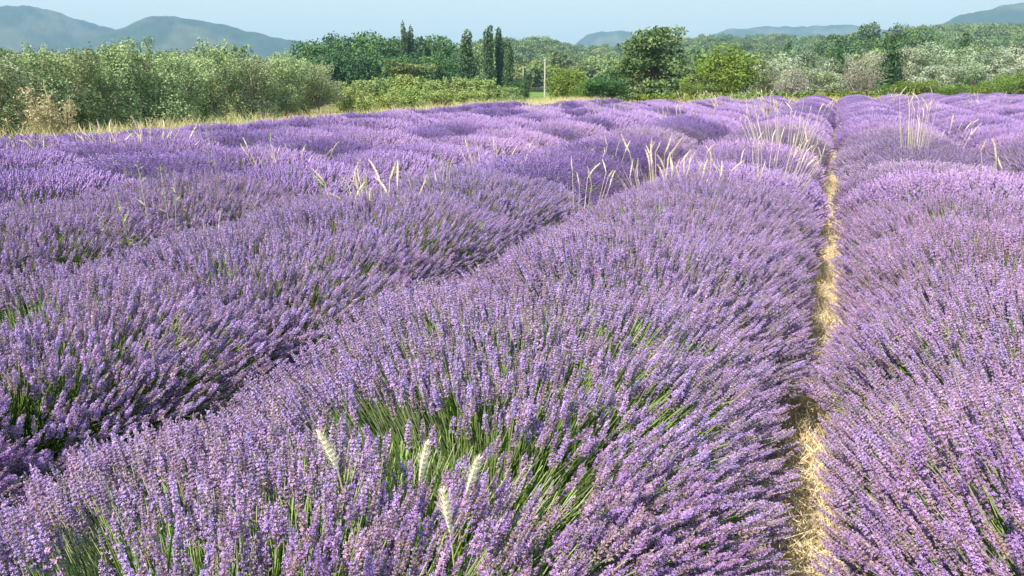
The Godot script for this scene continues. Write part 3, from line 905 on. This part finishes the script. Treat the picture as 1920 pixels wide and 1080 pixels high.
# ------------------------------------------------------------------ ground
func build_ground() -> void:
	var b := Buf.new()
	var radii := [0.0]
	var r := 0.4
	while r < 3600.0:
		radii.append(r)
		r *= 1.075
	var n := 180
	for k in radii.size():
		for j in n + 1:
			var a := TAU * j / n
			var x: float = sin(a) * radii[k]
			var z: float = -cos(a) * radii[k]
			b.v.append(Vector3(x, ground_y(x, z), z))
			var p := Vector3(x, 0, z)
			var rx := p.dot(ACROSS)
			var al := p.dot(ALONG)
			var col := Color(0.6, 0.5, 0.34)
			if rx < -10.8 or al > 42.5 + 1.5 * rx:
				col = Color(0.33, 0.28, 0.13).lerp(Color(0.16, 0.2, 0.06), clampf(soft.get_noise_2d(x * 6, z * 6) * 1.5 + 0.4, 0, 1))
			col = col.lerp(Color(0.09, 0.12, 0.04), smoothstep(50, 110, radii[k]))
			b.c.append(col)
	for k in radii.size() - 1:
		for j in n:
			var a := k * (n + 1) + j
			b.i.append_array([a, a + n + 1, a + n + 2, a, a + n + 2, a + 1])
	var st := SurfaceTool.new()
	st.create_from(b.done(), 0)
	st.generate_normals()
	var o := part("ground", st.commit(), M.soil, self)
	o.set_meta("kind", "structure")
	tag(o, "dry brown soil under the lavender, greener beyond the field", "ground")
	# the bright meadow between the trees
	var mb := Buf.new()
	var nx := 24
	var nz := 10
	for j in nz + 1:
		for k in nx + 1:
			var az := deg_to_rad(lerpf(-1.2, 5.2, float(k) / nx))
			var d := lerpf(84.0, 176.0, float(j) / nz)
			var x := sin(az) * d
			var z := -cos(az) * d
			mb.v.append(Vector3(x, ground_y(x, z) + 0.05 + 0.9 * smoothstep(84, 95, d), z))
			mb.c.append(Color(0.17, 0.29, 0.05) * (1.0 + soft.get_noise_2d(x * 5, z * 5) * 0.4))
	for j in nz:
		for k in nx:
			var a := j * (nx + 1) + k
			mb.i.append_array([a, a + nx + 1, a + nx + 2, a, a + nx + 2, a + 1])
	var st2 := SurfaceTool.new()
	st2.create_from(mb.done(), 0)
	st2.generate_normals()
	var me := part("meadow", st2.commit(), M.soil, self)
	me.set_meta("kind", "structure")
	tag(me, "bright green meadow seen through the gap right of the poplars", "meadow")
	# pale posts at the meadow's far side
	for o2 in [[1022, 114, 130, 0.14, "pale concrete post standing at the far side of the bright meadow"], [981, 128, 128, 0.1, "thin pale post left of the concrete post by the meadow"]]:
		var top := spot(o2[0], o2[1], o2[2])
		var g := ground_y(top.x, top.z)
		var t := thing("pale_post", o2[4], "post", Vector3(top.x, g, top.z))
		var pb := Buf.new()
		pb.tube(Vector3.ZERO, Vector3(0, top.y - g, 0), o2[3] * 1.1, o2[3] * 0.85, 8, Color(0.5, 0.48, 0.42), Color(0.55, 0.53, 0.47))
		part("shaft", pb.done(), M.straw, t)
		var cb := Buf.new()
		cb.tube(Vector3(0, top.y - g, 0), Vector3(0, top.y - g + 0.25, 0), o2[3] * 1.3, o2[3] * 1.1, 8, Color(0.45, 0.43, 0.38), Color(0.5, 0.48, 0.42))
		cb.tube(Vector3(0, top.y - g + 0.25, 0), Vector3(0, top.y - g + 0.3, 0), o2[3] * 1.1, 0.01, 8, Color(0.5, 0.48, 0.42), Color(0.5, 0.48, 0.42))
		part("cap", cb.done(), M.straw, t)

func noise_tex(freq: float, lo: Color, hi: Color, seed_at: int) -> NoiseTexture2D:
	var n := FastNoiseLite.new()
	n.seed = seed_at
	n.frequency = freq
	n.fractal_octaves = 5
	var t := NoiseTexture2D.new()
	t.width = 512
	t.height = 512
	t.seamless = true
	t.noise = n
	var g := Gradient.new()
	g.set_color(0, lo)
	g.set_color(1, hi)
	t.color_ramp = g
	return t

# ------------------------------------------------------------------ scene
func _ready() -> void:
	var cam := Camera3D.new()
	cam.name = "camera"
	cam.position = Vector3(0, EYE, 0)
	cam.rotation_degrees = Vector3(-PITCH, 0, 0)
	cam.fov = rad_to_deg(2.0 * atan(540.0 / LENS))
	cam.near = 0.05
	cam.far = 20000.0
	add_child(cam)
	cam.current = true
	var env := Environment.new()
	env.background_mode = Environment.BG_SKY
	var sky_mat := ProceduralSkyMaterial.new()
	sky_mat.sky_top_color = Color(0.59, 0.69, 0.75)
	sky_mat.sky_horizon_color = Color(0.74, 0.775, 0.745)
	sky_mat.sky_curve = 0.12
	sky_mat.ground_horizon_color = Color(0.55, 0.58, 0.55)
	sky_mat.ground_bottom_color = Color(0.3, 0.28, 0.25)
	sky_mat.sun_angle_max = 1.0
	var sky := Sky.new()
	sky.sky_material = sky_mat
	env.sky = sky
	env.tonemap_mode = Environment.TONE_MAPPER_LINEAR
	env.tonemap_exposure = 2.0
	env.sdfgi_enabled = true
	env.ssao_enabled = true
	env.ssil_enabled = true
	env.fog_enabled = true
	env.fog_density = 0.0003
	env.fog_light_color = Color(0.66, 0.82, 0.95)
	var we := WorldEnvironment.new()
	we.name = "world_environment"
	we.environment = env
	add_child(we)
	var sun := DirectionalLight3D.new()
	sun.name = "sun"
	sun.light_energy = 1.25
	sun.light_angular_distance = 0.5
	sun.light_color = Color(1.0, 0.95, 0.87)
	sun.shadow_enabled = true
	add_child(sun)
	sun.look_at_from_position(Vector3(-0.46, 0.74, 0.52) * 10.0, Vector3.ZERO)

	rng.seed = 20240717
	soft.seed = 7
	soft.frequency = 0.01
	soft.fractal_octaves = 3
	M.flower = mat(0.8, 0.6)
	M.flower_grey = mat(0.8, 0.6)
	M.flower_grey.albedo_color = Color(0.90, 0.92, 0.92)
	M.flower_far = mat(0.8, 0.6)
	M.flower_far.albedo_color = Color(0.96, 0.95, 1.0)
	M.flower_deep = mat(0.8, 0.6)
	M.flower_deep.albedo_color = Color(0.91, 0.90, 0.99)
	for c in [Color(1, 0.97, 1), Color(0.93, 0.92, 0.97), Color(1, 0.98, 0.93), Color(0.9, 0.86, 0.92)]:
		var m := mat(0.8, 0.6)
		m.albedo_color = c
		spike_mats.append(m)
	M.stem = mat(0.75)
	M.leaf = mat(0.6, 0.5)
	M.crown = mat(0.65, 0.45)
	M.crowns = []
	for c in [Color(1, 1, 1), Color(1, 1, 0.94), Color(0.9, 0.94, 0.95), Color(0.95, 1, 0.95)]:
		var m := mat(0.65, 0.5)
		m.albedo_color = c
		M.crowns.append(m)
	M.bark = mat(0.9)
	M.straw = mat(0.8)
	M.plume = mat(0.85, 0.5)
	M.plume_green = mat(0.85, 0.5)
	M.plume_green.albedo_color = Color(0.75, 0.86, 0.6)
	M.hill = mat(0.95)
	M.soil = mat(0.95)
	M.soil.albedo_texture = noise_tex(0.02, Color(0.75, 0.72, 0.68), Color(1, 1, 1), 3)
	M.soil.uv1_triplanar = true
	M.soil.uv1_world_triplanar = true
	M.soil.uv1_scale = Vector3.ONE * 0.9
	M.soil.heightmap_enabled = false

	build_ground()
	hill("long blue wooded hill with a rounded top at the far left", 2700, 480, [[-420, 60], [-250, 30], [-100, 8], [0, 12], [50, 13], [95, 22], [140, 36], [190, 50], [230, 60], [330, 82], [420, 110]], -40, Color(0.026, 0.05, 0.036))
	hill("blue hill with a flat sloping top behind the oaks", 2350, 420, [[120, 100], [190, 68], [232, 53], [262, 38], [285, 31], [320, 30], [360, 36], [410, 43], [470, 58], [540, 72], [620, 90], [700, 120]], -40, Color(0.03, 0.056, 0.036))
	hill("small flat-topped blue plateau left of the large dark tree", 3150, 280, [[1060, 100], [1090, 72], [1108, 62], [1130, 59], [1160, 58], [1178, 59], [1195, 68], [1230, 100]], -20, Color(0.03, 0.056, 0.036))
	hill("long low pale blue ridge right of the large dark tree", 3400, 300, [[1290, 100], [1340, 62], [1366, 53], [1400, 53], [1430, 50], [1480, 49], [1540, 48], [1600, 50], [1680, 60], [1760, 90]], -30, Color(0.03, 0.056, 0.036))
	hill("blue hill rising towards the right edge of the view", 2600, 420, [[1700, 90], [1760, 52], [1800, 35], [1840, 26], [1880, 14], [1920, 7], [2000, 2], [2120, 20], [2300, 90]], -30, Color(0.026, 0.05, 0.036))
	build_forest()
	build_trees()
	build_lavender()
	build_grasses()
